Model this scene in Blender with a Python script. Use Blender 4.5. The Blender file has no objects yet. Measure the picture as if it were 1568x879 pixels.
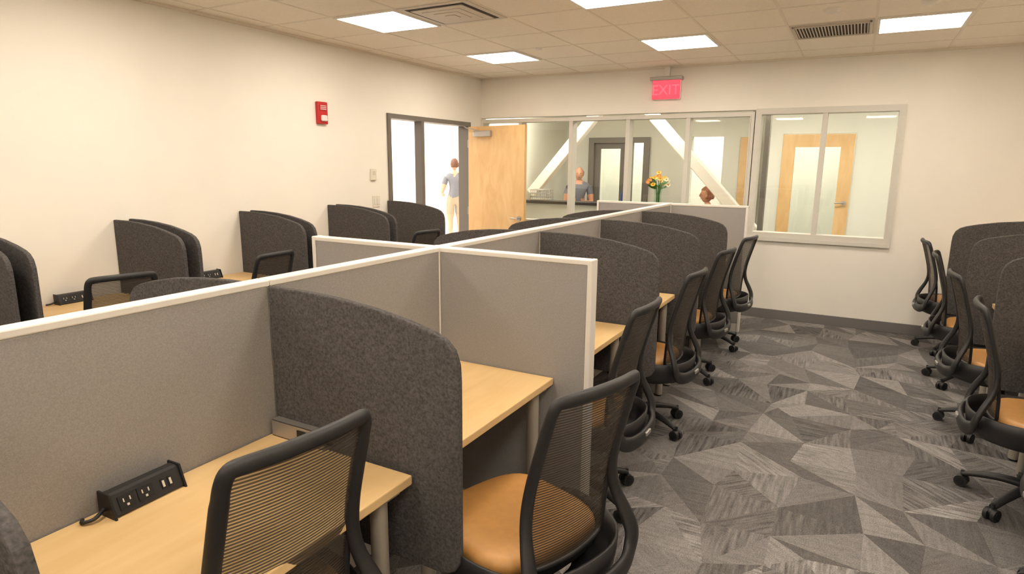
import bpy, bmesh, math, random
from mathutils import Vector, Matrix
random.seed(7)
C = bpy.context
scene = C.scene
try:
    scene.view_settings.view_transform = 'Standard'
except Exception as e:
    print(e)

# ------------------------------------------------------------ helpers
def lin(c):
    return tuple(((x/12.92) if x <= 0.04045 else ((x+0.055)/1.055)**2.4) for x in [v/255.0 for v in c])

def new_mat(name):
    m = bpy.data.materials.new(name)
    m.use_nodes = True
    nt = m.node_tree
    for n in list(nt.nodes): nt.nodes.remove(n)
    out = nt.nodes.new('ShaderNodeOutputMaterial')
    return m, nt, out

def pmat(name, rgb, rough=0.6, metal=0.0, noise=0.0, nscale=20.0, stretch=(1,1,1), bump=0.0, bscale=None, spec=0.5, sheen=0):
    m, nt, out = new_mat(name)
    b = nt.nodes.new('ShaderNodeBsdfPrincipled')
    c = lin(rgb)
    b.inputs['Roughness'].default_value = rough
    b.inputs['Metallic'].default_value = metal
    b.inputs['Specular IOR Level'].default_value = spec
    tc = nt.nodes.new('ShaderNodeTexCoord')
    mp = nt.nodes.new('ShaderNodeMapping'); mp.inputs['Scale'].default_value = stretch
    nt.links.new(tc.outputs['Object'], mp.inputs['Vector'])
    nz = nt.nodes.new('ShaderNodeTexNoise'); nz.inputs['Scale'].default_value = nscale
    nz.inputs['Detail'].default_value = 4
    nt.links.new(mp.outputs[0], nz.inputs['Vector'])
    rp = nt.nodes.new('ShaderNodeValToRGB')
    rp.color_ramp.elements[0].position = 0.3; rp.color_ramp.elements[1].position = 0.7
    lo = [x*(1-noise) for x in c]; hi = [min(1, x*(1+noise)) for x in c]
    rp.color_ramp.elements[0].color = (*lo, 1); rp.color_ramp.elements[1].color = (*hi, 1)
    nt.links.new(nz.outputs['Fac'], rp.inputs['Fac'])
    nt.links.new(rp.outputs['Color'], b.inputs['Base Color'])
    if bump > 0:
        bp = nt.nodes.new('ShaderNodeBump'); bp.inputs['Strength'].default_value = bump
        bp.inputs['Distance'].default_value = 0.003
        n2 = nt.nodes.new('ShaderNodeTexNoise'); n2.inputs['Scale'].default_value = bscale or nscale
        nt.links.new(mp.outputs[0], n2.inputs['Vector'])
        nt.links.new(n2.outputs['Fac'], bp.inputs['Height'])
        nt.links.new(bp.outputs[0], b.inputs['Normal'])
    nt.links.new(b.outputs[0], out.inputs[0])
    return m

def emat(name, rgb, strength):
    m, nt, out = new_mat(name)
    e = nt.nodes.new('ShaderNodeEmission'); e.inputs[0].default_value = (*rgb, 1); e.inputs[1].default_value = strength
    nt.links.new(e.outputs[0], out.inputs[0])
    return m

def glass_mat(name, tint=(0.98, 0.99, 0.985)):
    m, nt, out = new_mat(name)
    t = nt.nodes.new('ShaderNodeBsdfTransparent'); t.inputs[0].default_value = (*tint, 1)
    g = nt.nodes.new('ShaderNodeBsdfGlossy'); g.inputs['Roughness'].default_value = 0.02
    ge = nt.nodes.new('ShaderNodeNewGeometry')
    dp = nt.nodes.new('ShaderNodeVectorMath'); dp.operation = 'DOT_PRODUCT'
    nt.links.new(ge.outputs['Incoming'], dp.inputs[0]); nt.links.new(ge.outputs['Normal'], dp.inputs[1])
    def mt(op, a, b_=None, c_=None):
        n = nt.nodes.new('ShaderNodeMath'); n.operation = op
        for i, x in enumerate((a, b_, c_)):
            if x is None: continue
            if isinstance(x, (int, float)): n.inputs[i].default_value = x
            else: nt.links.new(x, n.inputs[i])
        return n.outputs[0]
    ab = mt('ABSOLUTE', dp.outputs['Value']); om = mt('SUBTRACT', 1.0, ab); pw_ = mt('POWER', om, 5.0); fac = mt('MULTIPLY_ADD', pw_, 0.96, 0.035)
    mx = nt.nodes.new('ShaderNodeMixShader')
    nt.links.new(fac, mx.inputs[0]); nt.links.new(t.outputs[0], mx.inputs[1]); nt.links.new(g.outputs[0], mx.inputs[2])
    nt.links.new(mx.outputs[0], out.inputs[0])
    return m

def wood_mat(name, rgb_a, rgb_b, stretch=(1.2, 9, 9), rough=0.35, cathedral=False):
    m, nt, out = new_mat(name)
    b = nt.nodes.new('ShaderNodeBsdfPrincipled'); b.inputs['Roughness'].default_value = rough
    b.inputs['Specular IOR Level'].default_value = 0.4
    tc = nt.nodes.new('ShaderNodeTexCoord')
    mp = nt.nodes.new('ShaderNodeMapping'); mp.inputs['Scale'].default_value = stretch
    nt.links.new(tc.outputs['Object'], mp.inputs['Vector'])
    nz = nt.nodes.new('ShaderNodeTexNoise'); nz.inputs['Scale'].default_value = 2.2; nz.inputs['Detail'].default_value = 6
    nz.inputs['Distortion'].default_value = 1.2 if cathedral else 0.5
    nt.links.new(mp.outputs[0], nz.inputs['Vector'])
    rp = nt.nodes.new('ShaderNodeValToRGB')
    rp.color_ramp.elements[0].position = 0.3; rp.color_ramp.elements[1].position = 0.7
    rp.color_ramp.elements[0].color = (*lin(rgb_a), 1); rp.color_ramp.elements[1].color = (*lin(rgb_b), 1)
    nt.links.new(nz.outputs['Fac'], rp.inputs['Fac'])
    nt.links.new(rp.outputs['Color'], b.inputs['Base Color'])
    nt.links.new(b.outputs[0], out.inputs[0])
    return m

def chair_mesh_mat():
    m, nt, out = new_mat('chair_mesh_fabric')
    tc = nt.nodes.new('ShaderNodeTexCoord')
    sp = nt.nodes.new('ShaderNodeSeparateXYZ'); nt.links.new(tc.outputs['Object'], sp.inputs[0])
    mul = nt.nodes.new('ShaderNodeMath'); mul.operation = 'MULTIPLY'; mul.inputs[1].default_value = 1/0.0085
    nt.links.new(sp.outputs['Z'], mul.inputs[0])
    fr = nt.nodes.new('ShaderNodeMath'); fr.operation = 'FRACT'; nt.links.new(mul.outputs[0], fr.inputs[0])
    gt = nt.nodes.new('ShaderNodeMath'); gt.operation = 'GREATER_THAN'; gt.inputs[1].default_value = 0.45
    nt.links.new(fr.outputs[0], gt.inputs[0])
    fac = nt.nodes.new('ShaderNodeMath'); fac.operation = 'MULTIPLY_ADD'; fac.inputs[1].default_value = 0.36; fac.inputs[2].default_value = 0.58
    nt.links.new(gt.outputs[0], fac.inputs[0])
    b = nt.nodes.new('ShaderNodeBsdfPrincipled'); b.inputs['Base Color'].default_value = (*lin((66, 56, 46)), 1); b.inputs['Roughness'].default_value = 0.7
    t = nt.nodes.new('ShaderNodeBsdfTransparent')
    mx = nt.nodes.new('ShaderNodeMixShader')
    nt.links.new(fac.outputs[0], mx.inputs[0]); nt.links.new(t.outputs[0], mx.inputs[1]); nt.links.new(b.outputs[0], mx.inputs[2])
    nt.links.new(mx.outputs[0], out.inputs[0])
    return m

M = {}
M['wall'] = pmat('wall_paint', (237, 231, 221), 0.75, noise=0.015, nscale=3, bump=0.05, bscale=150)
M['wall2'] = pmat('hall_wall_paint', (242, 238, 232), 0.75, noise=0.01, nscale=3)
M['wallg'] = pmat('office_wall_paint', (222, 222, 212), 0.75, noise=0.01, nscale=3)
M['ceil'] = pmat('ceiling_tile', (244, 235, 221), 0.9, noise=0.03, nscale=60, bump=0.2, bscale=200)
M['tbar'] = pmat('ceiling_grid', (232, 222, 207), 0.5)
M['base'] = pmat('rubber_baseboard', (112, 108, 106), 0.6)
M['fabric'] = pmat('partition_fabric', (154, 150, 147), 0.95, noise=0.12, nscale=260, bump=0.2, bscale=420, spec=0.1)
M['fabdark'] = pmat('office_carpet', (120, 116, 112), 0.9, noise=.1, nscale=60)
M['trim'] = pmat('partition_trim', (222, 217, 209), 0.45)
M['felt'] = pmat('acoustic_felt', (83, 80, 79), 1.0, noise=0.34, nscale=130, bump=0.3, bscale=250, spec=0.05)
M['black'] = pmat('black_plastic', (36, 35, 36), 0.5, noise=0.1, nscale=80)
M['black2'] = pmat('black_satin', (20, 20, 21), 0.5)
M['mesh'] = chair_mesh_mat()
M['leather'] = pmat('tan_leather', (184, 134, 74), 0.45, noise=0.06, nscale=40, bump=0.15, bscale=120)
M['desk'] = wood_mat('maple_laminate', (214, 178, 124), (223, 190, 138), (9, 1.2, 9), 0.45)
M['leg'] = pmat('leg_metal', (172, 164, 150), 0.4, metal=0.3)
M['steel'] = pmat('brushed_steel', (176, 172, 166), 0.35, metal=0.7)
M['winframe'] = pmat('window_frame', (208, 203, 193), 0.45)
M['darkframe'] = pmat('door_frame_gray', (112, 106, 98), 0.5)
M['glass'] = glass_mat('window_glass')
M['door'] = wood_mat('maple_door', (208, 166, 112), (224, 188, 136), (3, 3, 0.9), 0.4, True)
M['lamp'] = emat('troffer_lens', (1.0, 0.895, 0.755), 23)
M['lamp2'] = emat('hall_lamp', (1.0, 0.91, 0.83), 60)
M['lamp3'] = emat('office_lamp', (1.0, 0.93, 0.78), 42)
M['white'] = pmat('white_paint', (235, 230, 222), 0.5)
M['vent'] = pmat('vent_metal', (205, 195, 180), 0.5)
M['ventdark'] = pmat('vent_dark', (52, 44, 36), 0.8)
M['red'] = pmat('alarm_red', (186, 28, 30), 0.35)
M['lens'] = pmat('strobe_lens', (226, 216, 214), 0.2)
M['exit'] = emat('exit_glow', (1.0, 0.10, 0.13), 1.25)
M['exitl'] = emat('exit_letters', (1.0, 0.15, 0.18), 1.4)
M['plate'] = pmat('wall_plate', (224, 216, 200), 0.4)
M['skin'] = pmat('skin', (206, 150, 120), 0.55)
M['hair'] = pmat('hair_brown', (92, 58, 36), 0.6, noise=0.3, nscale=90, stretch=(1, 1, .2))
M['hairg'] = pmat('hair_gray', (178, 150, 132), 0.6, noise=0.2, nscale=90)
M['haira'] = pmat('hair_auburn', (140, 78, 44), 0.6, noise=0.3, nscale=90)
M['tee'] = pmat('tee_shirt', (112, 114, 120), 0.9, noise=0.05, nscale=30)
M['teeg'] = pmat('polo_gray', (112, 114, 124), 0.9, noise=0.05, nscale=30)
M['teeb'] = pmat('top_dark', (44, 42, 48), 0.9)
M['shorts'] = pmat('shorts_khaki', (160, 146, 124), 0.9)
M['pants'] = pmat('trousers', (66, 66, 74), 0.9)
M['shoe'] = pmat('shoe', (70, 60, 56), 0.6)
M['eye'] = pmat('eye', (40, 30, 26), 0.2)
M['lip'] = pmat('lip', (176, 98, 88), 0.5)
M['green'] = pmat('leaf_green', (64, 112, 44), 0.6, noise=0.2)
M['yellow'] = pmat('petal_yellow', (240, 196, 40), 0.6)
M['orange'] = pmat('petal_orange', (222, 130, 50), 0.6)
M['petal'] = pmat('petal_white', (240, 232, 200), 0.6)
M['vase'] = glass_mat('vase_glass', (0.8, 0.92, 0.85))
M['counter'] = pmat('counter_dark', (50, 48, 48), 0.4)
M['blue'] = pmat('blue_label', (40, 70, 120), 0.4)

class B:
    def __init__(s): s.v = []; s.f = []; s.mi = []; s.sm = []; s.mats = []
    def m(s, key):
        if key not in s.mats: s.mats.append(key)
        return s.mats.index(key)
    def add(s, vs, fs, key, smooth=False, mat=None):
        o = len(s.v)
        if mat is not None: vs = [mat @ Vector(v) for v in vs]
        s.v += [tuple(v) for v in vs]
        k = s.m(key)
        for f in fs:
            s.f.append([i+o for i in f]); s.mi.append(k); s.sm.append(smooth)
    def addbm(s, bm, key, smooth=False, mat=None):
        bm.verts.index_update()
        s.add([v.co.copy() for v in bm.verts], [[v.index for v in f.verts] for f in bm.faces], key, smooth, mat)
        bm.free()
    def box(s, lo, hi, key, bev=0.0, mat=None, seg=2):
        bm = bmesh.new()
        bmesh.ops.create_cube(bm, size=1)
        lo = Vector(lo); hi = Vector(hi)
        for v in bm.verts:
            v.co = Vector((lo[i] + (v.co[i]+.5)*(hi[i]-lo[i]) for i in range(3)))
        if bev > 0:
            bmesh.ops.bevel(bm, geom=bm.edges[:], offset=bev, segments=seg, affect='EDGES', profile=.5)
        s.addbm(bm, key, False, mat)
    def cyl(s, p0, p1, r0, key, r1=None, n=20, mat=None, smooth=True):
        if r1 is None: r1 = r0
        p0 = Vector(p0); p1 = Vector(p1); t = (p1-p0).normalized()
        a = t.orthogonal().normalized(); b = t.cross(a)
        vs = []
        for p, r in ((p0, r0), (p1, r1)):
            for i in range(n):
                an = 2*math.pi*i/n
                vs.append(p + a*math.cos(an)*r + b*math.sin(an)*r)
        s.add(vs, [[i, (i+1) % n, n+(i+1) % n, n+i] for i in range(n)], key, smooth, mat)
        s.add(vs, [list(range(n))[::-1], list(range(n, 2*n))], key, False, mat)
    def tube(s, pts, ra, rb, key, ref=(1, 0, 0), closed=False, n=10, mat=None):
        pts = [Vector(p) for p in pts]; N = len(pts)
        if not hasattr(ra, '__len__'): ra = [ra]*N
        if not hasattr(rb, '__len__'): rb = [rb]*N
        ref = Vector(ref); vs = []
        for k in range(N):
            if closed: t = pts[(k+1) % N]-pts[k-1]
            else: t = pts[min(k+1, N-1)]-pts[max(k-1, 0)]
            t.normalize()
            nn = ref - t*ref.dot(t)
            if nn.length < 1e-3: nn = t.orthogonal()
            nn.normalize(); bb = t.cross(nn)
            for i in range(n):
                an = 2*math.pi*i/n
                vs.append(pts[k] + nn*ra[k]*math.cos(an) + bb*rb[k]*math.sin(an))
        fs = []
        for k in range(N if closed else N-1):
            k2 = (k+1) % N
            for i in range(n):
                fs.append([k*n+i, k*n+(i+1) % n, k2*n+(i+1) % n, k2*n+i])
        s.add(vs, fs, key, True, mat)
        if not closed:
            s.add(vs, [list(range(n))[::-1], list(range((N-1)*n, N*n))], key, False, mat)
    def prism(s, poly, axis, t0, t1, key, bev=0.0, mat=None):
        bm = bmesh.new()
        def P(a, b, t):
            return {'y': (a, t, b), 'x': (t, a, b), 'z': (a, b, t)}[axis]
        vs = [bm.verts.new(P(a, b, t0)) for a, b in poly]
        f = bm.faces.new(vs)
        r = bmesh.ops.extrude_face_region(bm, geom=[f])
        d = Vector(P(0, 0, t1))-Vector(P(0, 0, t0))
        for e in r['geom']:
            if isinstance(e, bmesh.types.BMVert): e.co += d
        bmesh.ops.recalc_face_normals(bm, faces=bm.faces[:])
        if bev > 0:
            ed = [e for e in bm.edges if len(e.link_faces) == 2 and e.link_faces[0].normal.angle(e.link_faces[1].normal) > 1.2]
            bmesh.ops.bevel(bm, geom=ed, offset=bev, segments=2, affect='EDGES', profile=.5)
        s.addbm(bm, key, False, mat)
    def loft(s, rings, key, mat=None, smooth=True, cap=True):
        n = len(rings[0]); vs = [p for r in rings for p in r]
        fs = []
        for k in range(len(rings)-1):
            for i in range(n):
                fs.append([k*n+i, k*n+(i+1) % n, (k+1)*n+(i+1) % n, (k+1)*n+i])
        s.add(vs, fs, key, smooth, mat)
        if cap:
            s.add(vs, [list(range(n))[::-1], list(range((len(rings)-1)*n, len(rings)*n))], key, smooth, mat)
    def ball(s, c, r, key, sc=(1, 1, 1), sub=2, mat=None):
        bm = bmesh.new(); bmesh.ops.create_icosphere(bm, subdivisions=sub, radius=r)
        for v in bm.verts: v.co = Vector((v.co.x*sc[0]+c[0], v.co.y*sc[1]+c[1], v.co.z*sc[2]+c[2]))
        s.addbm(bm, key, True, mat)
    def mesh(s, name):
        me = bpy.data.meshes.new(name)
        me.from_pydata(s.v, [], s.f)
        for k in s.mats: me.materials.append(M[k])
        me.polygons.foreach_set('material_index', s.mi)
        me.polygons.foreach_set('use_smooth', s.sm)
        me.update()
        return me
    def obj(s, name, loc=(0, 0, 0), rot=0.0, parent=None):
        return put(s.mesh(name), name, loc, rot, parent)

def put(me, name, loc=(0, 0, 0), rot=0.0, parent=None, scale=1.0):
    o = bpy.data.objects.new(name, me)
    C.collection.objects.link(o)
    o.location = loc; o.rotation_euler = (0, 0, rot); o.scale = (scale,)*3
    if parent: o.parent = parent
    return o

def catmull(pts, closed=False, sub=4):
    pts = [Vector(p) for p in pts]; N = len(pts); out = []
    rng = N if closed else N-1
    for i in range(rng):
        if closed: p0, p1, p2, p3 = pts[i-1], pts[i], pts[(i+1) % N], pts[(i+2) % N]
        else: p0, p1, p2, p3 = pts[max(i-1, 0)], pts[i], pts[i+1], pts[min(i+2, N-1)]
        for k in range(sub):
            t = k/sub
            out.append(.5*((2*p1)+(p2-p0)*t+(2*p0-5*p1+4*p2-p3)*t*t+(3*p1-p0-3*p2+p3)*t*t*t))
    if not closed: out.append(pts[-1])
    return out

# ------------------------------------------------------------ constants
H = 2.74
XL, XR, YB, YF = -4.45, 1.50, 7.24, -2.2
XO = -4.66   # inner face of neighbouring office's left wall

# ------------------------------------------------------------ floor (carpet tiles)
def carpet():
    m, nt, out = new_mat('carpet_geometric')
    at = nt.nodes.new('ShaderNodeAttribute'); at.attribute_name = 'tone'
    uv = nt.nodes.new('ShaderNodeUVMap'); uv.uv_map = 'UVMap'
    sep = nt.nodes.new('ShaderNodeSeparateColor'); nt.links.new(at.outputs['Color'], sep.inputs[0])
    mp = nt.nodes.new('ShaderNodeMapping'); mp.inputs['Scale'].default_value = (56, 4.5, 1)
    nt.links.new(uv.outputs[0], mp.inputs['Vector'])
    nz = nt.nodes.new('ShaderNodeTexNoise'); nz.inputs['Scale'].default_value = 1.0; nz.inputs['Detail'].default_value = 2
    nt.links.new(mp.outputs[0], nz.inputs['Vector'])
    n2 = nt.nodes.new('ShaderNodeTexNoise'); n2.inputs['Scale'].default_value = 190; n2.inputs['Detail'].default_value = 3
    nt.links.new(uv.outputs[0], n2.inputs['Vector'])
    n3 = nt.nodes.new('ShaderNodeTexNoise'); n3.inputs['Scale'].default_value = 32; n3.inputs['Detail'].default_value = 3
    nt.links.new(uv.outputs[0], n3.inputs['Vector'])
    def math_(op, a, b):
        n = nt.nodes.new('ShaderNodeMath'); n.operation = op
        for i, x in enumerate((a, b)):
            if isinstance(x, (int, float)): n.inputs[i].default_value = x
            else: nt.links.new(x, n.inputs[i])
        return n.outputs[0]
    st = math_('SUBTRACT', nz.outputs['Fac'], 0.5)
    st = math_('MULTIPLY', st, sep.outputs['Green'])
    st = math_('MULTIPLY', st, 2.4)
    fn = math_('MULTIPLY', math_('SUBTRACT', n2.outputs['Fac'], 0.5), 1.8)
    f3 = math_('MULTIPLY', math_('SUBTRACT', n3.outputs['Fac'], 0.5), 0.5)
    k = math_('ADD', math_('ADD', math_('ADD', st, fn), f3), 1.0)
    k = math_('MAXIMUM', k, 0.4); k = math_('MINIMUM', k, 1.7)
    v = math_('MULTIPLY', sep.outputs['Red'], k)
    cb = nt.nodes.new('ShaderNodeCombineColor')
    nt.links.new(v, cb.inputs[0]); nt.links.new(math_('MULTIPLY', v, 0.935), cb.inputs[1]); nt.links.new(math_('MULTIPLY', v, 0.90), cb.inputs[2])
    b = nt.nodes.new('ShaderNodeBsdfPrincipled'); b.inputs['Roughness'].default_value = 1; b.inputs['Specular IOR Level'].default_value = 0.1
    nt.links.new(cb.outputs[0], b.inputs['Base Color'])
    bp = nt.nodes.new('ShaderNodeBump'); bp.inputs['Strength'].default_value = .5; bp.inputs['Distance'].default_value = .004
    nt.links.new(n2.outputs['Fac'], bp.inputs['Height']); nt.links.new(bp.outputs[0], b.inputs['Normal'])
    nt.links.new(b.outputs[0], out.inputs[0])
    return m

def build_floor(name, x0, x1, y0, y1):
    cs = 0.30
    nx = int(math.ceil((x1-x0)/cs)); ny = int(math.ceil((y1-y0)/cs))
    V = {}
    for i in range(nx+1):
        for j in range(ny+1):
            x = x0+(x1-x0)*i/nx; y = y0+(y1-y0)*j/ny
            if 0 < i < nx and 0 < j < ny:
                x += random.uniform(-.075, .075); y += random.uniform(-.075, .075)
            V[i, j] = Vector((x, y))
    tris = []
    for i in range(nx):
        for j in range(ny):
            a, b, c, d = V[i, j], V[i+1, j], V[i+1, j+1], V[i, j+1]
            r = random.random()
            if r < .42: tris += [(a, b, c), (a, c, d)]
            elif r < .84: tris += [(a, b, d), (b, c, d)]
            else:
                m_ = (a+b+c+d)/4+Vector((random.uniform(-.06, .06), random.uniform(-.06, .06)))
                tris += [(a, b, m_), (b, c, m_), (c, d, m_), (d, a, m_)]
    vs = []; fs = []; tone = []; uvs = []
    for t in tris:
        o = len(vs)
        vs += [(p.x, p.y, 0) for p in t]; fs.append((o, o+1, o+2))
        tn = random.choice([.115, .125, .135, .145, .16, .18, .21, .25])
        g = random.choice([.2, .3, 1.0, .3, .7])
        an = random.choice([0, math.pi/2, math.pi/4, 0, math.pi/2, -math.pi/4])
        off = random.uniform(0, 20)
        for p in t:
            tone.append((tn, g, 0, 1))
            uvs.append((p.x*math.cos(an)+p.y*math.sin(an)+off, -p.x*math.sin(an)+p.y*math.cos(an)))
    me = bpy.data.meshes.new(name); me.from_pydata(vs, [], fs)
    ca = me.color_attributes.new('tone', 'FLOAT_COLOR', 'CORNER')
    uv = me.uv_layers.new(name='UVMap')
    for l in range(len(me.loops)):
        ca.data[l].color = tone[l]; uv.data[l].uv = uvs[l]
    me.materials.append(M['carpet']); me.update()
    return put(me, name)
M['carpet'] = carpet()
build_floor('floor', XL-.1, XR+.1, YF-.1, 7.3)
b = B(); b.box((XO, 7.3, -.05), (2.6, 12.4, 0), 'fabdark'); b.obj('floor_back_office')
b = B(); b.box((-9.7, 3.5, -.05), (XL-.1, 7.3, 0), 'wall2'); b.box((-9.7, 7.3, -.05), (XO-.1, 13.7, 0), 'wall2'); b.obj('floor_hall')

# ------------------------------------------------------------ room shell
def wall(name, boxes, key='wall'):
    b = B()
    for lo, hi in boxes: b.box(lo, hi, key)
    return b.obj(name)
DY0, DY1, DZ = 5.32, 6.95, 2.17
wall('wall_left', [((XL-.12, YF, 0), (XL, DY0, H)), ((XL-.12, DY0, DZ), (XL, DY1, H)), ((XL-.12, DY1, 0), (XL, YB+.12, H))])
WB, WT = 0.90, 2.24
wall('wall_back', [((XL, YB, 0), (XR, YB+.12, WB)), ((XL, YB, WT), (XR, YB+.12, H)), ((.345, YB, WB), (XR, YB+.12, WT))])
wall('wall_right', [((XR, YF, 0), (XR+.12, YB+.12, H))])
wall('wall_front', [((XL-.12, YF-.12, 0), (XR+.12, YF, H))])
wall('ceiling', [((XL-.12, YF-.12, H), (XR+.12, YB+.12, H+.1))], 'ceil')
wall('wall_office_back', [((XO, 10.6, 0), (-4.25, 10.72, H)), ((-3.15, 10.6, 0), (-2.45, 10.72, H)), ((-4.25, 10.6, 2.12), (-3.15, 10.72, H)),
                          ((-2.45, 10.6, 2.12), (-1.95, 10.72, H)), ((-2.45, 10.6, 0), (-1.95, 10.72, 1.0)), ((-1.95, 10.6, 0), (-1.28, 10.72, H)),
                          ((-1.28, 10.1, 0), (-1.02, 10.72, H)), ((-1.02, 10.1, 2.12), (-.08, 10.22, H)), ((-.08, 10.1, 0), (2.6, 10.22, H)),
                          ((XO, 12.4, 0), (2.6, 12.5, H))], 'wallg')
wall('wall_office_left', [((XO-.05, YB+.12, 0), (XO, 12.5, H))], 'wallg')
wall('wall_office_right', [((2.6, YB+.12, 0), (2.7, 12.5, H))], 'wallg')
wall('ceiling_office', [((XO, YB+.12, H), (2.7, 12.5, H+.1))], 'ceil')
wall('wall_hall_end', [((-9.7, 13.4, 0), (XO-.1, 13.5, H))], 'wall2')
wall('wall_hall_left', [((-9.7, 3.5, 0), (-9.6, 13.5, H))], 'wall2')
wall('wall_hall_near', [((-9.7, 3.4, 0), (XL-.12, 3.5, H))], 'wall2')
wall('wall_hall_right', [((XO-.10, YB+.12, 0), (XO-.05, 13.5, H)), ((XO-.10, YB, 0), (XL-.12, YB+.12, H))], 'wall2')
wall('ceiling_hall', [((-9.7, 3.4, H), (XL-.12, YB+.12, H+.1)), ((-9.7, YB+.12, H), (XO-.05, 13.5, H+.1))], 'wall2')
b = B(); b.box((XL, YB-.012, 0), (XR, YB, .105), 'base', .003); b.obj('baseboard_back')
b = B(); b.box((XL, YF, 0), (XL+.012, DY0-.06, .105), 'base', .003); b.obj('baseboard_left')
b = B(); b.box((XR-.012, YF, 0), (XR, YB, .105), 'base', .003); b.obj('baseboard_right')

# ceiling grid
b = B()
xs = [.61*i for i in range(-7, 3)]; ys = [.10+.61*i for i in range(-3, 12)]
for x in xs:
    if XL < x < XR: b.box((x-.010, YF, H-.003), (x+.010, YB, H), 'tbar')
for y in ys:
    if YF < y < YB: b.box((XL, y-.010, H-.0025), (XR, y+.010, H), 'tbar')
b.box((XL, YF, H-.02), (XL+.02, YB, H), 'tbar'); b.box((XL, YB-.02, H-.02), (XR, YB, H), 'tbar')
b.obj('trim_ceiling_grid')

def troffer_mesh(key):
    b = B(); w = .297
    for lo, hi in (((-w, -w, -.012), (w, -w+.022, 0)), ((-w, w-.022, -.012), (w, w, 0)), ((-w, -w+.022, -.012), (-w+.022, w-.022, 0)), ((w-.022, -w+.022, -.012), (w, w-.022, 0))):
        b.box(lo, hi, 'white')
    b.box((-w+.02, -w+.02, -.008), (w-.02, w-.02, -.001), key)
    return b.mesh('ceiling_light')
tm = troffer_mesh('lamp'); tm2 = troffer_mesh('lamp2'); tm3 = troffer_mesh('lamp3')
for x in (-3.355, -1.525, .305):
    for y in (-1.42, .405, 2.235, 4.065, 5.895):
        put(tm, 'ceiling_light', (x, y, H-.001))
for x, y in ((-6.2, 5.5), (-7.8, 7.5), (-8.7, 9.2), (-6.4, 8.8), (-8.0, 10.4), (-6.4, 11.9), (-8.8, 12.2)): put(tm2, 'ceiling_light', (x, y, H-.001), 0, None, 1.0)  # lamps nearest the left hall wall are added to brighten it
for x, y in ((-4.2, 8.3), (-2.6, 8.6), (-.8, 8.6), (1.0, 8.6), (-2.2, 11.6), (-3.8, 11.6), (-.5, 11.4)): put(tm3, 'ceiling_light', (x, y, H-.001))

# vents
b = B()
b.box((-.297, -.297, -.008), (.297, .297, 0), 'vent', .002)
for i, s in enumerate((.25, .19, .13, .07)):
    z0 = -.010-.004*i
    b.box((-s, -s, z0), (s, s, z0+.004), 'ventdark')
    b.box((-s+.028, -s+.028, z0-.006), (s-.028, s-.028, z0), 'vent', .002)
b.obj('air_diffuser', (-2.745, 4.065, H))
b = B()
b.box((-.297, -.297, -.006), (.297, .297, 0), 'vent', .002)
b.box((-.265, -.23, -.008), (.265, .23, -.004), 'ventdark')
for i in range(23):
    x = -.253+i*.023
    b.box((x-.004, -.23, -.013), (x+.004, .23, -.008), 'vent')
for lo, hi in (((-.28, -.25, -.018), (.28, -.225, -.004)), ((-.28, .225, -.018), (.28, .25, -.004)), ((-.28, -.25, -.018), (-.262, .25, -.004)), ((.262, -.25, -.018), (.28, .25, -.004))):
    b.box(lo, hi, 'vent', .003)
b.obj('return_air_grille', (-.305, 5.895, H))
def det():
    b = B()
    rings = []
    for r, z in ((.055, 0), (.055, -.012), (.045, -.026), (.025, -.034), (.002, -.036)):
        rings.append([Vector((r*math.cos(a*math.pi/12), r*math.sin(a*math.pi/12), z)) for a in range(24)])
    b.loft(rings, 'white'); return b.mesh('smoke_detector')
dm = det()
put(dm, 'smoke_detector', (-.28, 5.15, H)); put(dm, 'smoke_detector', (.3, 5.15, H)); put(dm, 'sprinkler_head', (-2.8, 5.6, H), 0, None, .6)

# ------------------------------------------------------------ back wall windows
def window(name, x0, x1, z0, z1, mulls, fw):
    b = B(); y0, y1 = YB-.02, YB+.13
    b.box((x0, y0, z0), (x1, y1, z0+fw), 'winframe'); b.box((x0, y0, z1-fw), (x1, y1, z1), 'winframe')
    b.box((x0, y0, z0+fw), (x0+fw, y1, z1-fw), 'winframe'); b.box((x1-fw, y0, z0+fw), (x1, y1, z1-fw), 'winframe')
    for m_ in mulls: b.box((m_-.024, y0+.01, z0+fw), (m_+.024, y1, z1-fw), 'winframe')
    for xa in (x0+fw-.012, x1-fw): b.box((xa, y0-.006, z0+fw-.012), (xa+.012, y0-.0005, z1-fw+.012), 'winframe')
    b.box((x0+.004, y0-.014, z0-.03), (x1-.004, y0-.001, z0+.008), 'winframe')
    b.box((x0+.02, YB+.05, z0+.02), (x1-.02, YB+.056, z1-.02), 'glass')
    b.obj(name)
window('window_1', XL+.002, -1.03, WB, 2.22, [-3.86, -3.155, -2.43, -1.73], .045)
window('window_2', -1.02, .345, WB-.01, 2.25, [-.355], .06)

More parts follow.
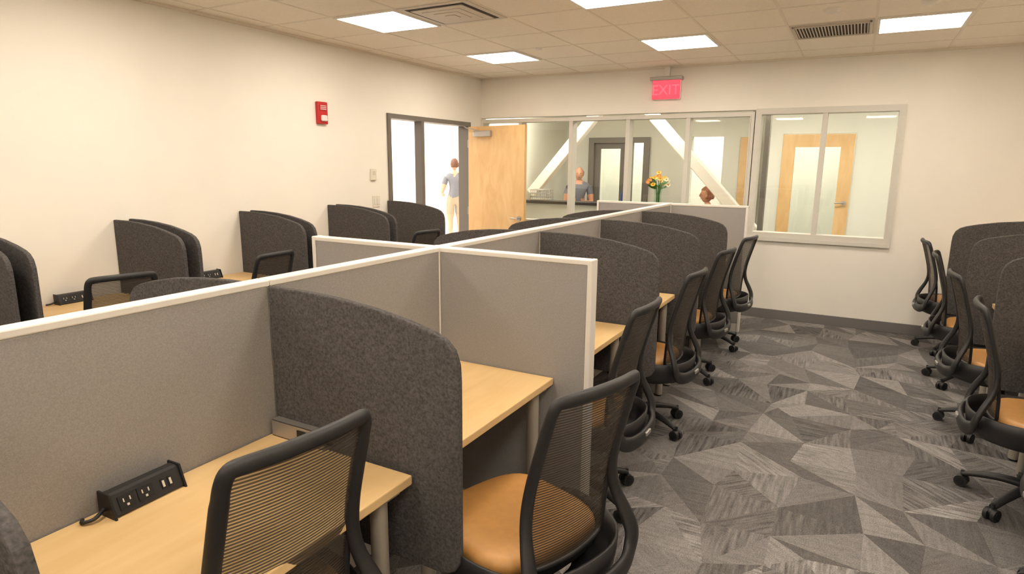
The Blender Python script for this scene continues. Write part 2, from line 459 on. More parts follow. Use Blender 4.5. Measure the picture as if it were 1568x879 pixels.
# ------------------------------------------------------------ door frame + door leaf
b = B(); fx0, fx1 = XL-.14, XL+.02
for y0, y1 in ((DY0, DY0+.05), (DY1-.05, DY1)):
    b.box((fx0, y0, 0), (fx1, y1, DZ), 'darkframe')
b.box((XL-.08, 5.90, 0), (fx1, 5.955, DZ-.05), 'darkframe')
b.box((fx0+.001, DY0+.001, DZ-.05), (fx1+.001, DY1-.001, DZ-.001), 'darkframe')
b.box((XL-.08, DY0+.05, 0), (fx1-.001, 5.90, .10), 'darkframe')
gx = XL-.05
b.add([(gx, DY0+.05, .10), (gx, 5.90, .10), (gx, 5.90, DZ-.05), (gx, DY0+.05, DZ-.05)], [[0, 1, 2, 3]], 'glass')
b.obj('door_frame')
L = .94
b = B()
b.box((0, -.022, .012), (L, .022, 2.11), 'door', .002)
for s in (-1, 1):
    b.cyl((L-.07, s*.022, 1.0), (L-.07, s*.034, 1.0), .03, 'steel')
    b.cyl((L-.07, s*.03, 1.0), (L-.07, s*.06, 1.0), .011, 'steel')
    b.tube([(L-.07, s*.058, 1.0), (L-.12, s*.060, 1.0), (L-.185, s*.056, .998)], .009, .010, 'steel', (0, 0, 1))
b.box((.13, -.075, 1.985), (.42, -.022, 2.055), 'steel', .008)
b.tube([(.2, -.06, 2.06), (.1, -.16, 2.09), (.0, -.10, 2.12)], .006, .012, 'steel', (0, 0, 1))
for z in (.25, 1.05, 1.9): b.cyl((-.006, -.02, z-.05), (-.006, -.02, z+.05), .008, 'steel')
b.obj('door_1', (XL+.03, 6.90, 0), math.atan2(6.70-6.90, .93))

def glazed_door(name, x0, x1, y):
    b = B(); fkey = 'door'
    w = x1-x0; st = .17
    b.box((0, 0, .01), (st, .045, 2.11), fkey); b.box((w-st, 0, .01), (w, .045, 2.11), fkey)
    b.box((st, 0, .01), (w-st, .045, .25), fkey); b.box((st, 0, 1.93), (w-st, .045, 2.11), fkey)
    b.box((st, .02, .25), (w-st, .025, 1.93), 'glass')
    hx = w-.06
    b.cyl((hx, 0, 1.15), (hx, -.05, 1.15), .012, 'steel'); b.cyl((hx, 0, 1.15), (hx, -.012, 1.15), .032, 'steel')
    b.tube([(hx, -.05, 1.15), (hx-.06, -.052, 1.15), (hx-.12, -.05, 1.15)], .01, .01, 'steel', (0, 0, 1))
    b.obj(name, (x0, y, 0))
glazed_door('door_2', -1.015, -.085, 10.07)
b = B()
for x in (-1.22, -1.06): b.box((x-.03, 8.6, 0), (x+.03, 8.72, H), 'darkframe', .003)
b.box((-1.19, 8.65, .1), (-1.09, 8.656, 2.7), 'glass')
b.obj('glass_partition_post')
b = B()
b.box((-4.25, 10.55, 0), (-4.15, 10.72, 2.12), 'darkframe'); b.box((-3.25, 10.55, 0), (-3.15, 10.72, 2.12), 'darkframe')
b.box((-4.15, 10.55, 2.03), (-3.25, 10.72, 2.12), 'darkframe'); b.box((-3.58, 10.55, 0), (-3.47, 10.72, 2.03), 'darkframe')
b.box((-4.15, 10.62, 0), (-4.05, 10.66, 2.03), 'darkframe'); b.box((-3.68, 10.62, 0), (-3.58, 10.66, 2.03), 'darkframe')
b.box((-4.05, 10.62, 0), (-3.68, 10.66, .25), 'darkframe'); b.box((-4.05, 10.62, 1.93), (-3.68, 10.66, 2.03), 'darkframe')
b.box((-4.05, 10.635, .25), (-3.68, 10.64, 1.93), 'glass'); b.box((-3.47, 10.635, 0), (-3.25, 10.64, 2.03), 'glass')
b.cyl((-3.62, 10.62, 1), (-3.62, 10.56, 1), .02, 'steel')
b.obj('door_3')
b = B(); b.box((-1.68, 10.54, .01), (-1.38, 10.59, 2.1), 'door', .003); b.cyl((-1.64, 10.54, 1), (-1.64, 10.49, 1), .02, 'steel'); b.obj('door_4')

def brace(p0, p1):
    p0 = Vector(p0); p1 = Vector(p1); d = p1-p0; L_ = d.length
    b = B(); w = .075
    mat = Matrix.Translation(p0) @ d.to_track_quat('Z', 'Y').to_matrix().to_4x4()
    b.box((-w, -w, 0), (w, w, L_), 'white', .012, mat)
    b.box((-.1, -.012, L_-.3), (.1, .012, L_), 'white', .002, mat)
    b.obj('steel_brace')
brace((-.50, 9.0, .06), (-2.98, 9.0, 2.70)); brace((-4.58, 9.0, 1.19), (-3.25, 9.0, 2.70))

b = B()
b.box((XO+.005, 8.15, 0), (-1.3, 8.22, 1.10), 'wallg', .003); b.box((XO+.005, 8.05, 1.10), (-1.25, 8.35, 1.14), 'counter', .006)
b.box((XO+.005, 8.22, .70), (-1.3, 8.8, .74), 'desk', .004); b.box((-1.36, 8.22, 0), (-1.3, 8.8, .74), 'wallg')
b.obj('reception_counter')
b = B()
b.box((-.14, -.1, 0), (.14, .1, .02), 'steel', .004)
for i in range(9):
    x = -.13+i*.0325
    for y in (-.095, .095): b.cyl((x, y, .01), (x, y, .15), .004, 'steel', n=6)
for z in (.05, .1, .15):
    b.tube([(-.14, -.1, z), (.14, -.1, z), (.14, .1, z), (-.14, .1, z)], .005, .005, 'steel', (0, 0, 1), True, 6)
b.obj('wire_basket', (-4.0, 8.18, 1.14))
b = B()
rings = [[Vector((r*math.cos(a*math.pi/8), r*math.sin(a*math.pi/8), z)) for a in range(16)] for r, z in ((.03, 0), (.034, .01), (.034, .13), (.014, .16), (.014, .19))]
b.loft(rings, 'blue'); b.obj('sanitizer_bottle', (-2.78, 8.2, 1.14))

# flowers
b = B()
prof = [(.045, 0), (.05, .02), (.042, .10), (.05, .19), (.062, .22)]
b.loft([[Vector((r*math.cos(a*math.pi/10), r*math.sin(a*math.pi/10), z)) for a in range(20)] for r, z in prof], 'vase', cap=False)
b.cyl((0, 0, 0), (0, 0, .008), .044, 'vase')
rnd = random.Random(3)
for i in range(18):
    an = rnd.uniform(0, 6.28); rr = rnd.uniform(.02, .15); zt = .40-rr*.9+rnd.uniform(-.05, .05)
    top = Vector((rr*math.cos(an), rr*math.sin(an), zt))
    b.tube(catmull([(0.02*math.cos(an), .02*math.sin(an), .02), (.03*math.cos(an), .03*math.sin(an), .2), top], sub=3), .003, .003, 'green', n=5)
    key = ['yellow', 'orange', 'petal', 'yellow', 'yellow'][i % 5]
    R_ = .030
    b.ball(top, .013, 'orange' if key != 'orange' else 'yellow', sub=1)
    for k in range(9):
        a2 = k*2*math.pi/9
        d = Vector((math.cos(a2), math.sin(a2)*.5-.3, math.sin(a2)*.8+.2)); sd = Vector((-math.sin(a2), math.cos(a2)*.5, math.cos(a2)*.8))
        b.add([top+d*.006, top+d*R_*.7+sd*.011, top+d*R_*1.2, top+d*R_*.7-sd*.011], [[0, 1, 2, 3]], key)
for i in range(40):
    an = rnd.uniform(0, 6.28); z0 = rnd.uniform(.20, .30)
    d = Vector((math.cos(an), math.sin(an), .5)); sd = Vector((-math.sin(an)*.6, math.cos(an)*.6, .6)); p = Vector((.04*math.cos(an), .04*math.sin(an), z0))
    b.add([p, p+d*.05+sd*.02, p+d*.11, p+d*.05-sd*.02], [[0, 1, 2, 3]], 'green')
b.obj('flower_vase', (-2.30, 8.2, 1.14))

# ------------------------------------------------------------ wall devices
b = B()
b.box((0, -.062, -.10), (.035, .062, .10), 'red', .008)
b.box((.033, -.035, -.075), (.06, .035, -.02), 'lens', .01)
b.box((.033, -.04, .02), (.04, .04, .075), 'red', .003)
for z in (.03, .045, .06): b.box((.039, -.035, z), (.043, .035, z+.006), 'lens')
b.obj('fire_alarm_strobe', (XL, 4.38, 2.10))
b = B(); b.box((0, -.04, -.06), (.022, .04, .06), 'plate', .006); b.box((.02, -.02, 0), (.025, .02, .035), 'vent', .002); b.obj('thermostat', (XL, 5.07, 1.53))
b = B(); b.box((0, -.055, -.06), (.007, .055, .06), 'plate', .003)
for y in (-.023, .023): b.box((.006, y-.014, -.033), (.013, y+.014, .033), 'trim', .003)
b.obj('light_switch', (XL, 5.11, 1.25))
b = B()
b.box((-.18, -.09, .200), (.18, -.0, .240), 'steel', .006)
b.box((-.03, -.04, .23), (.03, 0, .345), 'white', .003)
b.box((-.155, -.065, 0), (.155, -.03, .205), 'exit', .004)
b.box((-.162, -.03, -.006), (.162, 0, .208), 'white', .004)
es = b.obj('exit_sign', (-1.99, YB, 2.385))
fc = bpy.data.curves.new('exit_text', 'FONT'); fc.body = 'EXIT'; fc.size = .155; fc.extrude = .002; fc.align_x = 'CENTER'
fo = bpy.data.objects.new('exit_text_tmp', fc); C.collection.objects.link(fo)
C.view_layer.update()
me = bpy.data.meshes.new_from_object(fo.evaluated_get(C.evaluated_depsgraph_get()))
bpy.data.objects.remove(fo)
me.materials.clear(); me.materials.append(M['exitl'])
to = put(me, 'exit_letters', (0, -.068, .045), 0, es); to.rotation_euler = (math.pi/2, 0, 0)

# ------------------------------------------------------------ partitions
PX = -1.69; PH = 1.27; T = .026
def part_panel(b, x0, x1, y0, y1):
    b.box((x0, y0, .09), (x1, y1, PH-.020), 'fabric', .006)
    e = .003
    b.box((x0-e, y0-e, PH-.022), (x1+e, y1+e, PH), 'trim', .004)
    b.box((x0+.004, y0+.004, 0), (x1-.004, y1-.004, .09), 'trim', .003)
stY = [-.70, .34, 1.375, 2.36, 3.39, 4.415, 5.44, 6.46]
b = B()
for i in range(len(stY)-1):
    part_panel(b, PX-T, PX+T, stY[i]+.004, stY[i+1]-.004)
for y in stY:
    b.box((PX-T-.003, y-.005, .09), (PX+T+.003, y+.005, PH-.026), 'trim', .002)
for y in (-.70, 2.36, 6.46):
    part_panel(b, PX+T+.004, -.925, y-T, y+T); part_panel(b, -2.45, PX-T-.004, y-T, y+T)
    for x0, x1 in ((-.928, -.905), (-2.475, -2.452)):
        b.box((x0, y-T-.004, 0), (x1, y+T+.004, PH+.001), 'trim', .004)
    b.box((PX-T-.005, y-T-.005, .0), (PX+T+.005, y+T+.005, PH+.002), 'trim', .004)
b.obj('cubicle_partition')

def felt_mesh():
    W = .745; zb = .44
    top = [(0, 1.25), (.15, 1.25), (.30, 1.243), (.45, 1.228), (.58, 1.205), (.66, 1.185), (.70, 1.168), (.728, 1.14), (.742, 1.10), (W, 1.05)]
    poly = [(0, zb)]+top
    poly += [(W, zb+.075), (.742, zb+.045), (.728, zb+.02), (.705, zb+.005), (.68, zb)]
    b = B(); b.prism(poly, 'y', -.0125, .0125, 'felt', .005)
    return b.mesh('felt_divider_screen')
fm = felt_mesh()
def felt(x, y, mirror=False): put(fm, 'felt_divider_screen', (x, y, 0), math.pi if mirror else 0)
for y in (.34, 1.375, 3.39, 4.415, 5.44):
    felt(PX+T+.005, y); felt(PX-T-.005, y, True)
for y in (.49, .59, 1.49, 1.595, 2.43, 2.535, 3.43, 3.54, 4.42, 4.53, 5.3):
    felt(XL+.003, y)
for y in (6.25, 5.25, 4.2, 3.2, 2.2, 1.2):
    felt(XR-.003-.02, y, True)

def desk_mesh(W, D):
    b = B()
    b.box((0.0, -W/2, .715), (D, W/2, .745), 'desk', .004)
    for y in (-W/2+.09, W/2-.09):
        b.cyl((D-.055, y, .012), (D-.055, y, .715), .026, 'leg')
        b.cyl((D-.055, y, 0), (D-.055, y, .014), .02, 'black', .024)
        b.box((D-.10, y-.045, .703), (D-.01, y+.045, .716), 'leg', .003)
        b.box((.03, y-.02, .66), (D-.09, y+.02, .700), 'black', .004)
    b.box((.03, -W/2+.06, .52), (.045, W/2-.06, .715), 'black2', .002)
    for y in (-W/2+.03, W/2-.03): b.box((.02, y-.015, .60), (.09, y+.015, .716), 'black', .003)
    return b.mesh('desk')
dm1 = desk_mesh(.985, .592)
for i in range(len(stY)-1):
    yc = (stY[i]+stY[i+1])/2; w = stY[i+1]-stY[i]-.06
    for mir in (0, 1):
        o = put(dm1, 'desk', (PX+(T+.005)*(1 if not mir else -1), yc, 0), math.pi*mir); o.scale = (1, w/.985, 1)
lw = [(.62, 1.465), (1.62, 2.41), (2.56, 3.41), (3.565, 4.40), (4.555, 5.28)]
for a, c in lw:
    o = put(dm1, 'desk', (XL+.015, (a+c)/2, 0)); o.scale = (.98, (c-a)/.985, 1)
rw = [1.2, 2.2, 3.2, 4.2, 5.25, 6.25, 7.22]
for a, c in zip(rw[:-1], rw[1:]):
    o = put(dm1, 'desk', (XR-.015, (a+c)/2, 0), math.pi); o.scale = (1, (c-a-.04)/.985, 1)

def bracket():
    b = B()
    b.box((0, -.03, 0), (.235, -.024, .058), 'steel', .001)
    b.box((0, -.03, 0), (.235, 0, .004), 'steel', .001)
    b.box((.115, -.06, .004), (.20, -.031, .012), 'black', .002)
    b.box((.12, -.034, .010), (.165, -.030, .045), 'black2', .001)
    b.box((.0, -.03, .054), (.235, 0, .058), 'steel', .001)
    return b.mesh('divider_bracket')
bk = bracket()
for y in (1.36, 3.375, 4.40, 5.425): put(bk, 'divider_bracket', (PX+T+.02, y, .7455))

def power():
    b = B(); hs = .86
    poly = [(0, .0), (.055, .0), (.062, .006), (.040, .068*hs), (.030, .072*hs), (.008, .072*hs), (0, .066*hs)]
    b.prism(poly, 'y', -.10, .10, 'black', .002)
    for s in (-1, 1): b.prism([(-.004, .0), (.070, .0), (.046, .076*hs), (-.004, .076*hs)], 'y', s*.10-.006*(s > 0), s*.10+.006*(s < 0), 'black2', .001)
    def plate(yc, hw, hh, key, h=.002, zc=.032):
        x = .062-(zc-.006)/(.068*hs-.006)*.022
        n_ = Vector((.924, 0, .383)); up = Vector((-.383, 0, .924)); c = Vector((x, yc, zc))
        mat = Matrix((( n_.x, 0, up.x, c.x), (n_.y, 1, up.y, c.y), (n_.z, 0, up.z, c.z), (0, 0, 0, 1)))
        b.box((-.001, -hw, -hh), (h, hw, hh), key, 0, mat)
        return mat
    for yc in (-.058, -.008):
        mt = plate(yc, .021, .018, 'black2', .003)
        b.box((.003, -.010, .0), (.0036, -.007, .010), 'vent', 0, mt); b.box((.003, .007, .0), (.0036, .010, .010), 'vent', 0, mt)
        b.box((.003, -.003, -.012), (.0036, .003, -.006), 'vent', 0, mt)
    for yc in (.042, .062):
        mt = plate(yc, .006, .014, 'black2', .003)
        b.box((.003, -.003, -.009), (.0036, .003, .009), 'vent', 0, mt)
    b.tube(catmull([(.02, -.10, .02), (.03, -.13, .012), (.015, -.15, .008), (-.005, -.14, .005)], sub=4), .005, .005, 'black', (0, 0, 1), n=8)
    return b.mesh('power_outlet_box')
pw = power()
put(pw, 'power_outlet_box', (PX+T+.02, .875, .745), 0.03)
for y in (1.87, 2.9, 3.9, 4.95, 5.95): put(pw, 'power_outlet_box', (PX+T+.02, y-.15, .745))
for y in (2.08, 3.05, 4.0, 4.9): put(pw, 'power_outlet_box', (XL+.04, y, .745))
for y in (2.7, 3.7, 4.7, 5.75, 6.75): put(pw, 'power_outlet_box', (XR-.04, y, .745), math.pi)

# ------------------------------------------------------------ office chair (local: faces +x)
def chair_mesh():
    b = B()
    for k in range(5):
        a = k*2*math.pi/5+.3; ca, sa = math.cos(a), math.sin(a)
        pts = catmull([(.02*ca, .02*sa, .115), (.12*ca, .12*sa, .112), (.22*ca, .22*sa, .092), (.295*ca, .295*sa, .068)], sub=3)
        n = len(pts)
        b.tube(pts, [.022-.010*i/(n-1) for i in range(n)], [.030-.012*i/(n-1) for i in range(n)], 'black', (0, 0, 1), n=10)
        c = Vector((.295*ca, .295*sa, .03)); w = Vector((-sa, ca, 0))
        b.cyl(c+Vector((0, 0, .015)), c+Vector((0, 0, .055)), .009, 'black', n=10)
        for s in (-1, 1):
            b.cyl(c+w*s*.008, c+w*s*.026, .030, 'black', n=18)
            b.cyl(c+w*s*.026, c+w*s*.029, .018, 'black2', n=12)
        b.ball(c+Vector((0, 0, .012)), .026, 'black', (1, 1, .9), 1)
    b.cyl((0, 0, .08), (0, 0, .15), .042, 'black', .034)
    b.cyl((0, 0, .14), (0, 0, .29), .026, 'black'); b.cyl((0, 0, .28), (0, 0, .40), .015, 'steel')
    b.box((-.12, -.075, .350), (.14, .075, .395), 'black', .012)
    b.tube([(.03, -.07, .38), (.03, -.18, .375), (.03, -.235, .37)], .006, .008, 'black', (0, 0, 1))
    def ring(s, z, dx=0):
        out = []
        for i in range(40):
            t = 2*math.pi*i/40; c_, s_ = math.cos(t), math.sin(t); p = 2/3.4
            x = .235*math.copysign(abs(c_)**p, c_); y = .235*math.copysign(abs(s_)**p, s_)
            z2 = z - (.018*max(0, (x*s-.12)/.115)**2 if z > .43 else 0)
            out.append(Vector((x*s+.025+dx, y*s, z2)))
        return out
    b.loft([ring(.82, .392), ring(.96, .398), ring(1.0, .415), ring(1.005, .440), ring(.97, .446)], 'black')
    b.loft([ring(.96, .440), ring(.995, .447), ring(1.005, .460), ring(.995, .474), ring(.955, .486), ring(.88, .492), ring(.6, .488), ring(.2, .484)], 'leather')
    def bx(z):
        P = [(.44, -.208), (.52, -.212), (.62, -.219), (.72, -.236), (.82, -.262), (.92, -.291), (1.0, -.317)]
        for (a, xa), (c, xc) in zip(P[:-1], P[1:]):
            if z <= c: return xa+(xc-xa)*(z-a)/(c-a)
        return P[-1][1]
    HW = .168
    def cur(x, y, hw=HW): return x-.025*(1-min(1, (y/hw)**2))
    half = [(-.335, .0, .400), (-.332, .08, .402), (-.320, .15, .408), (-.300, .200, .43), (-.292, .218, .475), (-.272, .210, .53), (-.243, .193, .60), (-.233, .182, .67),
            (bx(.75), .177, .75), (bx(.84), .174, .84), (bx(.92), .172, .92), (bx(.968), .170, .968), (cur(bx(.988), .160), .160, .992), (cur(bx(1), .135), .135, .999), (cur(bx(1), .07), .07, 1.001), (cur(bx(1), 0), .0, 1.002)]
    loop = half + [(x, -y, z) for x, y, z in half[-2:0:-1]]
    pts = catmull(loop, True, 4)
    rb = []; ra = []
    for p in pts:
        t = max(0, min(1, (.60-p.z)/.2)); rb.append(.0205+.014*t); ra.append(.014+.002*t)
        if p.z > .93: rb[-1] = .0185
    b.tube(pts, ra, rb, 'black', (1, 0, 0), True, 12)
    # wrap-around shell under / behind seat
    na = 33; rows = [(.58, .350, 0), (.80, .352, 0), (.93, .368, 0), (.99, .40, 0), (1.01, .44, 1), (1.015, .485, 2), (.99, .487, 2), (.98, .44, 1), (.965, .405, 0), (.91, .380, 0), (.80, .360, 0), (.58, .358, 0)]
    vs = []; fs = []
    for s, z, lv in rows:
        for i in range(na):
            ph = math.radians(-128+256*i/(na-1)); cp, sp_ = math.cos(ph), math.sin(ph)
            x = -.315*math.copysign(abs(cp)**.8, cp)*s; y = .262*math.copysign(abs(sp_)**.75, sp_)*s
            if cp < 0: x = .22*abs(cp)*s
            fwd = max(0, -cp)
            zz = z - (0 if lv == 0 else (.03 if lv == 1 else .075)*fwd*1.5)
            vs.append((x, y, zz))
    R_ = len(rows)
    for r in range(R_):
        for i in range(na-1):
            r2 = (r+1) % R_
            fs.append([r*na+i, r*na+i+1, r2*na+i+1, r2*na+i])
    b.add(vs, fs, 'black', True)
    b.add(vs, [[r*na for r in range(R_)], [r*na+na-1 for r in range(R_)][::-1]], 'black')
    b.box((-.356, -.03, .405), (-.343, .03, .425), 'steel', .004)
    rws = 22; cols = 12; vs = []; fs = []
    for r in range(rws+1):
        z = .455+(.992-.455)*r/rws
        hw = HW+.004 if z < .95 else HW+.004-.03*((z-.95)/.042)
        for c in range(cols+1):
            y = -hw+2*hw*c/cols
            vs.append((cur(bx(z), y, hw), y, z))
    for r in range(rws):
        for c in range(cols):
            o = r*(cols+1)+c; fs.append([o, o+1, o+cols+2, o+cols+1])
    b.add(vs, fs, 'mesh', True)
    low = [(bx(.70), .176, .70), (bx(.6)+.0, .172, .6), (bx(.52), .170, .52), (bx(.48), .160, .475), (cur(bx(.465), .12), .12, .465), (cur(bx(.46), 0), 0, .462)]
    low = low+[(x, -y, z) for x, y, z in low[-2::-1]]
    b.tube(catmull(low, sub=3), .008, .010, 'black', (1, 0, 0), False, 8)
    return b.mesh('office_chair')
cm = chair_mesh()
def chair(x, y, ang, sc=1.0): put(cm, 'office_chair', (x, y, 0), math.radians(ang), None, sc)
chair(-1.335, .93, 173, 1.06)
chair(-.885, 1.655, 162, 1.045)
chair(-1.10, 2.70, 178, 1.03)
chair(-1.10, 3.72, 176, 1.03)
chair(-1.12, 4.84, 172, 1.03)
chair(-1.10, 5.86, 170, 1.03)
for y, a in ((6.74, 4), (5.72, -6), (4.72, 3), (3.70, -4), (2.88, 2)): chair(.915 if y > 3 else 1.04, y, a)
for y, a in ((2.05, 168), (3.03, 186), (4.92, 174)): chair(-3.93, y, a)
for y, a in ((.9, 4), (1.85, -3), (2.9, 2), (3.9, 0), (4.95, 5), (5.95, -4)): chair(-2.10, y, a)

# ------------------------------------------------------------ people
def person(name, J, bones, head, face_yaw, hairkey, hands, loc, yaw, hair_len=0.0, bald=False, scale=1.0):
    names = list(J.keys()); idx = {n: i for i, n in enumerate(names)}
    me = bpy.data.meshes.new(name+'_sk')
    me.from_pydata([J[n][0] for n in names], [(idx[a], idx[c]) for a, c, m_ in bones], [])
    o = bpy.data.objects.new(name+'_sk', me); C.collection.objects.link(o)
    md = o.modifiers.new('s', 'SKIN'); md.use_smooth_shade = True
    for n in names:
        r = J[n][1]; r = r if isinstance(r, tuple) else (r, r)
        me.skin_vertices[0].data[idx[n]].radius = r
    me.skin_vertices[0].data[idx['pelvis']].use_root = True
    ss = o.modifiers.new('d', 'SUBSURF'); ss.levels = 2; ss.render_levels = 2
    C.view_layer.update()
    em = bpy.data.meshes.new_from_object(o.evaluated_get(C.evaluated_depsgraph_get()))
    bpy.data.objects.remove(o)
    b = B()
    groups = {}
    P = {n: Vector(J[n][0]) for n in names}
    for pl in em.polygons:
        c = pl.center; best = None
        for a, d, m_ in bones:
            A, D = P[a], P[d]; ab = D-A; t = max(0, min(1, (c-A).dot(ab)/ab.length_squared)); dd = (c-(A+ab*t)).length
            if best is None or dd < best[0]: best = (dd, m_)
        groups.setdefault(best[1], []).append(list(pl.vertices))
    vs = [v.co.copy() for v in em.vertices]
    for k, fs in groups.items(): b.add(vs, fs, k, True)
    hm = Matrix.Translation(Vector(head)) @ Matrix.Rotation(face_yaw, 4, 'Z')
    bm = bmesh.new(); bmesh.ops.create_uvsphere(bm, u_segments=24, v_segments=18, radius=1)
    for v in bm.verts:
        x, y, z = v.co
        jaw = 1-.28*max(0, -z)**1.3
        nose = .022*math.exp(-((y/.16)**2))*math.exp(-(((z+.12)/.2)**2)) if x > 0 else 0
        brow = .005*math.exp(-(((z-.18)/.1)**2)) if x > 0 else 0
        v.co = Vector((x*.094*(.95 if x > 0 else 1.02)*(1-.12*max(0, -z))+nose+brow+.004*max(0, -z), y*.076*jaw, z*.117))
    b.addbm(bm, 'skin', True, hm)
    for s in (-1, 1):
        b.ball((.082, s*.030, .008), .010, 'eye', (.6, 1.1, .7), 1, hm)
        b.ball((0, s*.078, -.005), .028, 'skin', (.6, .3, 1.1), 1, hm)
    b.ball((.084, 0, -.062), .018, 'lip', (.4, 1.2, .3), 1, hm)
    bm = bmesh.new(); bmesh.ops.create_uvsphere(bm, u_segments=24, v_segments=18, radius=1)
    lowz = -.55-hair_len*4
    dl = []
    for v in bm.verts:
        x, y, z = v.co
        keep = (x < .25 and z > lowz) or z > .45
        if bald: keep = (x < .3 and -.4 < z < .35)
        k = 1.0+.03*math.sin(9*x+7*y+5*z)
        if z < -.1 and hair_len > 0: v.co = Vector((x*.105*k-.01, y*.088*k, -.0+z*.117*(1+hair_len*6)))
        else: v.co = Vector((x*.104*k-.006, y*.086*k, z*.127*k+.004))
        if not keep: dl.append(v)
    bmesh.ops.delete(bm, geom=dl, context='VERTS')
    b.addbm(bm, hairkey, True, hm)
    for (w, d, n_) in hands:
        w = Vector(w); d = Vector(d).normalized(); n_ = Vector(n_); n_ = (n_-d*n_.dot(d)).normalized(); sd = d.cross(n_)
        b.tube([w-d*.01, w+d*.03, w+d*.075, w+d*.088], [.018, .017, .014, .008], [.024, .036, .040, .034], 'skin', n_, n=10)
        for k, (off, ln) in enumerate(((-.028, .060), (-.010, .070), (.009, .066), (.027, .052))):
            p0 = w+d*.080+sd*off
            p1 = p0+d*ln*.45+n_*.008; p2 = p0+d*ln*.75+n_*.024; p3 = p0+d*ln*.9+n_*.040
            b.tube([p0, p1, p2, p3], [.009, .0085, .008, .005], [.009, .0085, .008, .005], 'skin', n_, n=7)
        t0 = w+d*.025-sd*.028
        b.tube([t0, t0+d*.028-sd*.018+n_*.008, t0+d*.055-sd*.020+n_*.016], [.011, .010, .006], [.011, .010, .006], 'skin', n_, n=7)
    return put(b.mesh(name), name, loc, yaw, None, scale)

def standing(arm_l, arm_r, legm='skin', tee='tee', low='shorts', shoe='shoe'):
    J = {'pelvis': ((0, 0, .93), (.135, .12)), 'waist': ((0, 0, 1.08), (.14, .11)), 'chest': ((0, 0, 1.26), (.16, .115)), 'uchest': ((-.01, 0, 1.38), (.135, .09)),
         'neck': ((-.005, 0, 1.47), .055), 'neck2': ((.005, 0, 1.54), .05),
         'hl': ((0, .085, .86), .105), 'hr': ((0, -.085, .86), .105), 'tl': ((.005, .10, .60), .095), 'tr': ((.005, -.10, .60), .095),
         'kl': ((.01, .095, .48), .058), 'kr': ((.01, -.095, .48), .058), 'cl': ((-.012, .1, .34), .055), 'cr': ((-.012, -.1, .34), .055),
         'al': ((-.02, .1, .09), .038), 'ar': ((-.02, -.1, .09), .038),
         'fl': ((.06, .105, .04), .038), 'fr': ((.06, -.105, .04), .038), 'tol': ((.15, .11, .032), .03), 'tor': ((.15, -.11, .032), .03),
         'sl': ((0, .175, 1.38), .068), 'sr': ((0, -.175, 1.38), .068)}
    bones = [('pelvis', 'waist', tee), ('waist', 'chest', tee), ('chest', 'uchest', tee), ('uchest', 'neck', 'skin'), ('neck', 'neck2', 'skin'),
             ('pelvis', 'hl', low), ('pelvis', 'hr', low), ('hl', 'tl', low), ('hr', 'tr', low), ('tl', 'kl', legm), ('tr', 'kr', legm), ('kl', 'cl', legm), ('kr', 'cr', legm),
             ('cl', 'al', legm), ('cr', 'ar', legm), ('al', 'fl', shoe), ('ar', 'fr', shoe), ('fl', 'tol', shoe), ('fr', 'tor', shoe), ('uchest', 'sl', tee), ('uchest', 'sr', tee)]
    for s, arm in (('l', arm_l), ('r', arm_r)):
        m_, e, w = [Vector(p) for p in arm]
        J['m'+s] = (tuple(m_), .062); J['e'+s] = (tuple(e), .042); J['w'+s] = (tuple(w), .027)
        bones += [('s'+s, 'm'+s, tee), ('m'+s, 'e'+s, 'skin'), ('e'+s, 'w'+s, 'skin')]
    return J, bones
J, bn = standing([(.01, .22, 1.22), (-.03, .27, 1.08), (.18, .24, 1.00)], [(0, -.22, 1.22), (-.01, -.25, 1.07), (.16, -.18, 1.0)])
person('person_standing', J, bn, (.02, 0, 1.63), .25, 'hair', [((.18, .24, 1.00), (.9, -.3, -.1), (0, -.3, -1)), ((.16, -.18, 1.0), (.9, .4, 0), (0, 0, -1))], (-7.42, 11.0, 0), math.radians(134))
J, bn = standing([(.03, .21, 1.24), (.05, .23, 1.10), (.27, .10, 1.12)], [(.03, -.21, 1.24), (.05, -.23, 1.10), (.27, -.10, 1.12)], 'pants', 'teeg', 'pants')
person('man_standing', J, bn, (.02, 0, 1.60), 0, 'hairg', [((.27, .10, 1.12), (.8, -.6, 0), (0, 0, -1)), ((.27, -.10, 1.12), (.8, .6, 0), (0, 0, -1))], (-4.08, 9.75, 0), math.radians(-70), 0, True, .94)
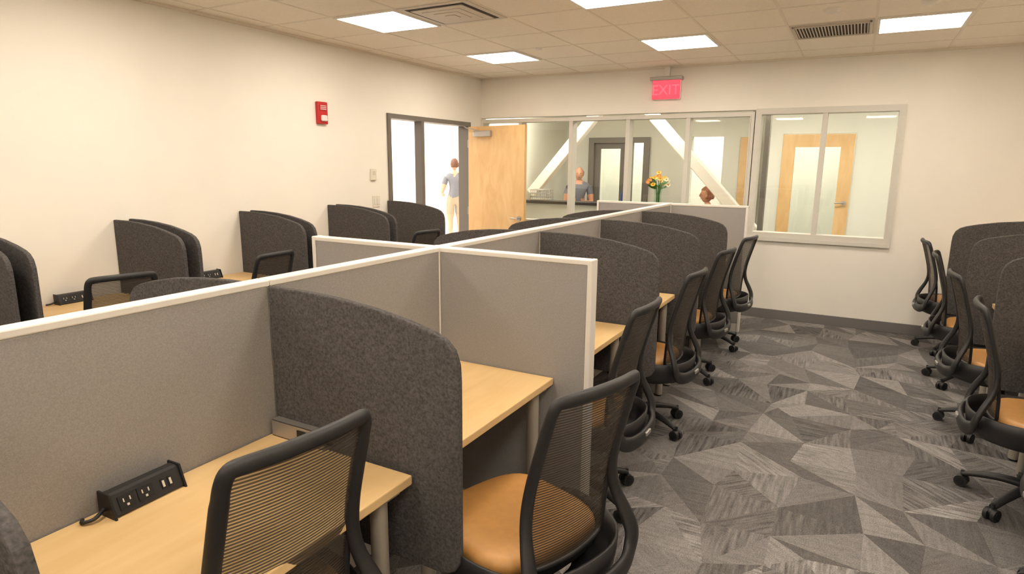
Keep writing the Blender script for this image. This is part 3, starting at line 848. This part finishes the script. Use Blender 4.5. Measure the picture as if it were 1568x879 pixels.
J = {'pelvis': ((0, 0, .60), (.13, .12)), 'waist': ((.0, 0, .73), (.115, .095)), 'chest': ((.02, 0, .90), (.125, .10)), 'uchest': ((.02, 0, 1.02), (.10, .08)), 'neck': ((.03, 0, 1.10), .048), 'neck2': ((.05, 0, 1.17), .045),
     'hl': ((.06, .09, .57), .09), 'hr': ((.06, -.09, .57), .09), 'kl': ((.44, .11, .55), .06), 'kr': ((.44, -.11, .55), .06), 'al': ((.42, .11, .10), .04), 'ar': ((.42, -.11, .10), .04),
     'tol': ((.56, .12, .035), .034), 'tor': ((.56, -.12, .035), .034), 'sl': ((.02, .15, 1.01), .055), 'sr': ((.02, -.15, 1.01), .055),
     'el': ((.08, .21, .80), .04), 'er': ((.08, -.21, .80), .04), 'wl': ((.32, .12, .80), .026), 'wr': ((.32, -.12, .80), .026)}
bn = [('pelvis', 'waist', 'teeb'), ('waist', 'chest', 'teeb'), ('chest', 'uchest', 'teeb'), ('uchest', 'neck', 'skin'), ('neck', 'neck2', 'skin'), ('pelvis', 'hl', 'pants'), ('pelvis', 'hr', 'pants'),
      ('hl', 'kl', 'pants'), ('hr', 'kr', 'pants'), ('kl', 'al', 'pants'), ('kr', 'ar', 'pants'), ('al', 'tol', 'shoe'), ('ar', 'tor', 'shoe'), ('uchest', 'sl', 'teeb'), ('uchest', 'sr', 'teeb'),
      ('sl', 'el', 'teeb'), ('sr', 'er', 'teeb'), ('el', 'wl', 'skin'), ('er', 'wr', 'skin')]
person('woman_seated', J, bn, (.06, 0, 1.26), 0, 'haira', [((.32, .12, .80), (.9, -.3, 0), (0, 0, -1)), ((.32, -.12, .80), (.9, .3, 0), (0, 0, -1))], (-1.86, 9.42, 0), math.radians(-165), .01, False, .98)
chair(-1.83, 9.43, -165, .98)

# ------------------------------------------------------------ world + camera
w = bpy.data.worlds.new('World'); scene.world = w; w.use_nodes = True
w.node_tree.nodes['Background'].inputs[0].default_value = (.8, .75, .7, 1); w.node_tree.nodes['Background'].inputs[1].default_value = .3

f = 950.0; yaw = math.radians(28.7); p = math.radians(11.2); th = .0095
F = Vector((-math.sin(yaw), math.cos(yaw), 0)); R = Vector((math.cos(yaw), math.sin(yaw), 0)); Z = Vector((0, 0, 1))
fw = F*math.cos(p)-Z*math.sin(p); up = F*math.sin(p)+Z*math.cos(p)
rt = (R+up*th).normalized(); up2 = (up-R*th).normalized()
cam = bpy.data.cameras.new('camera'); co = bpy.data.objects.new('camera', cam); C.collection.objects.link(co)
cam.sensor_fit = 'HORIZONTAL'; cam.sensor_width = 36; cam.lens = 36*f/1568; cam.clip_start = .02
mm = Matrix((( rt.x, up2.x, -fw.x, 0), (rt.y, up2.y, -fw.y, 0), (rt.z, up2.z, -fw.z, 1.65), (0, 0, 0, 1)))
co.matrix_world = mm
scene.camera = co
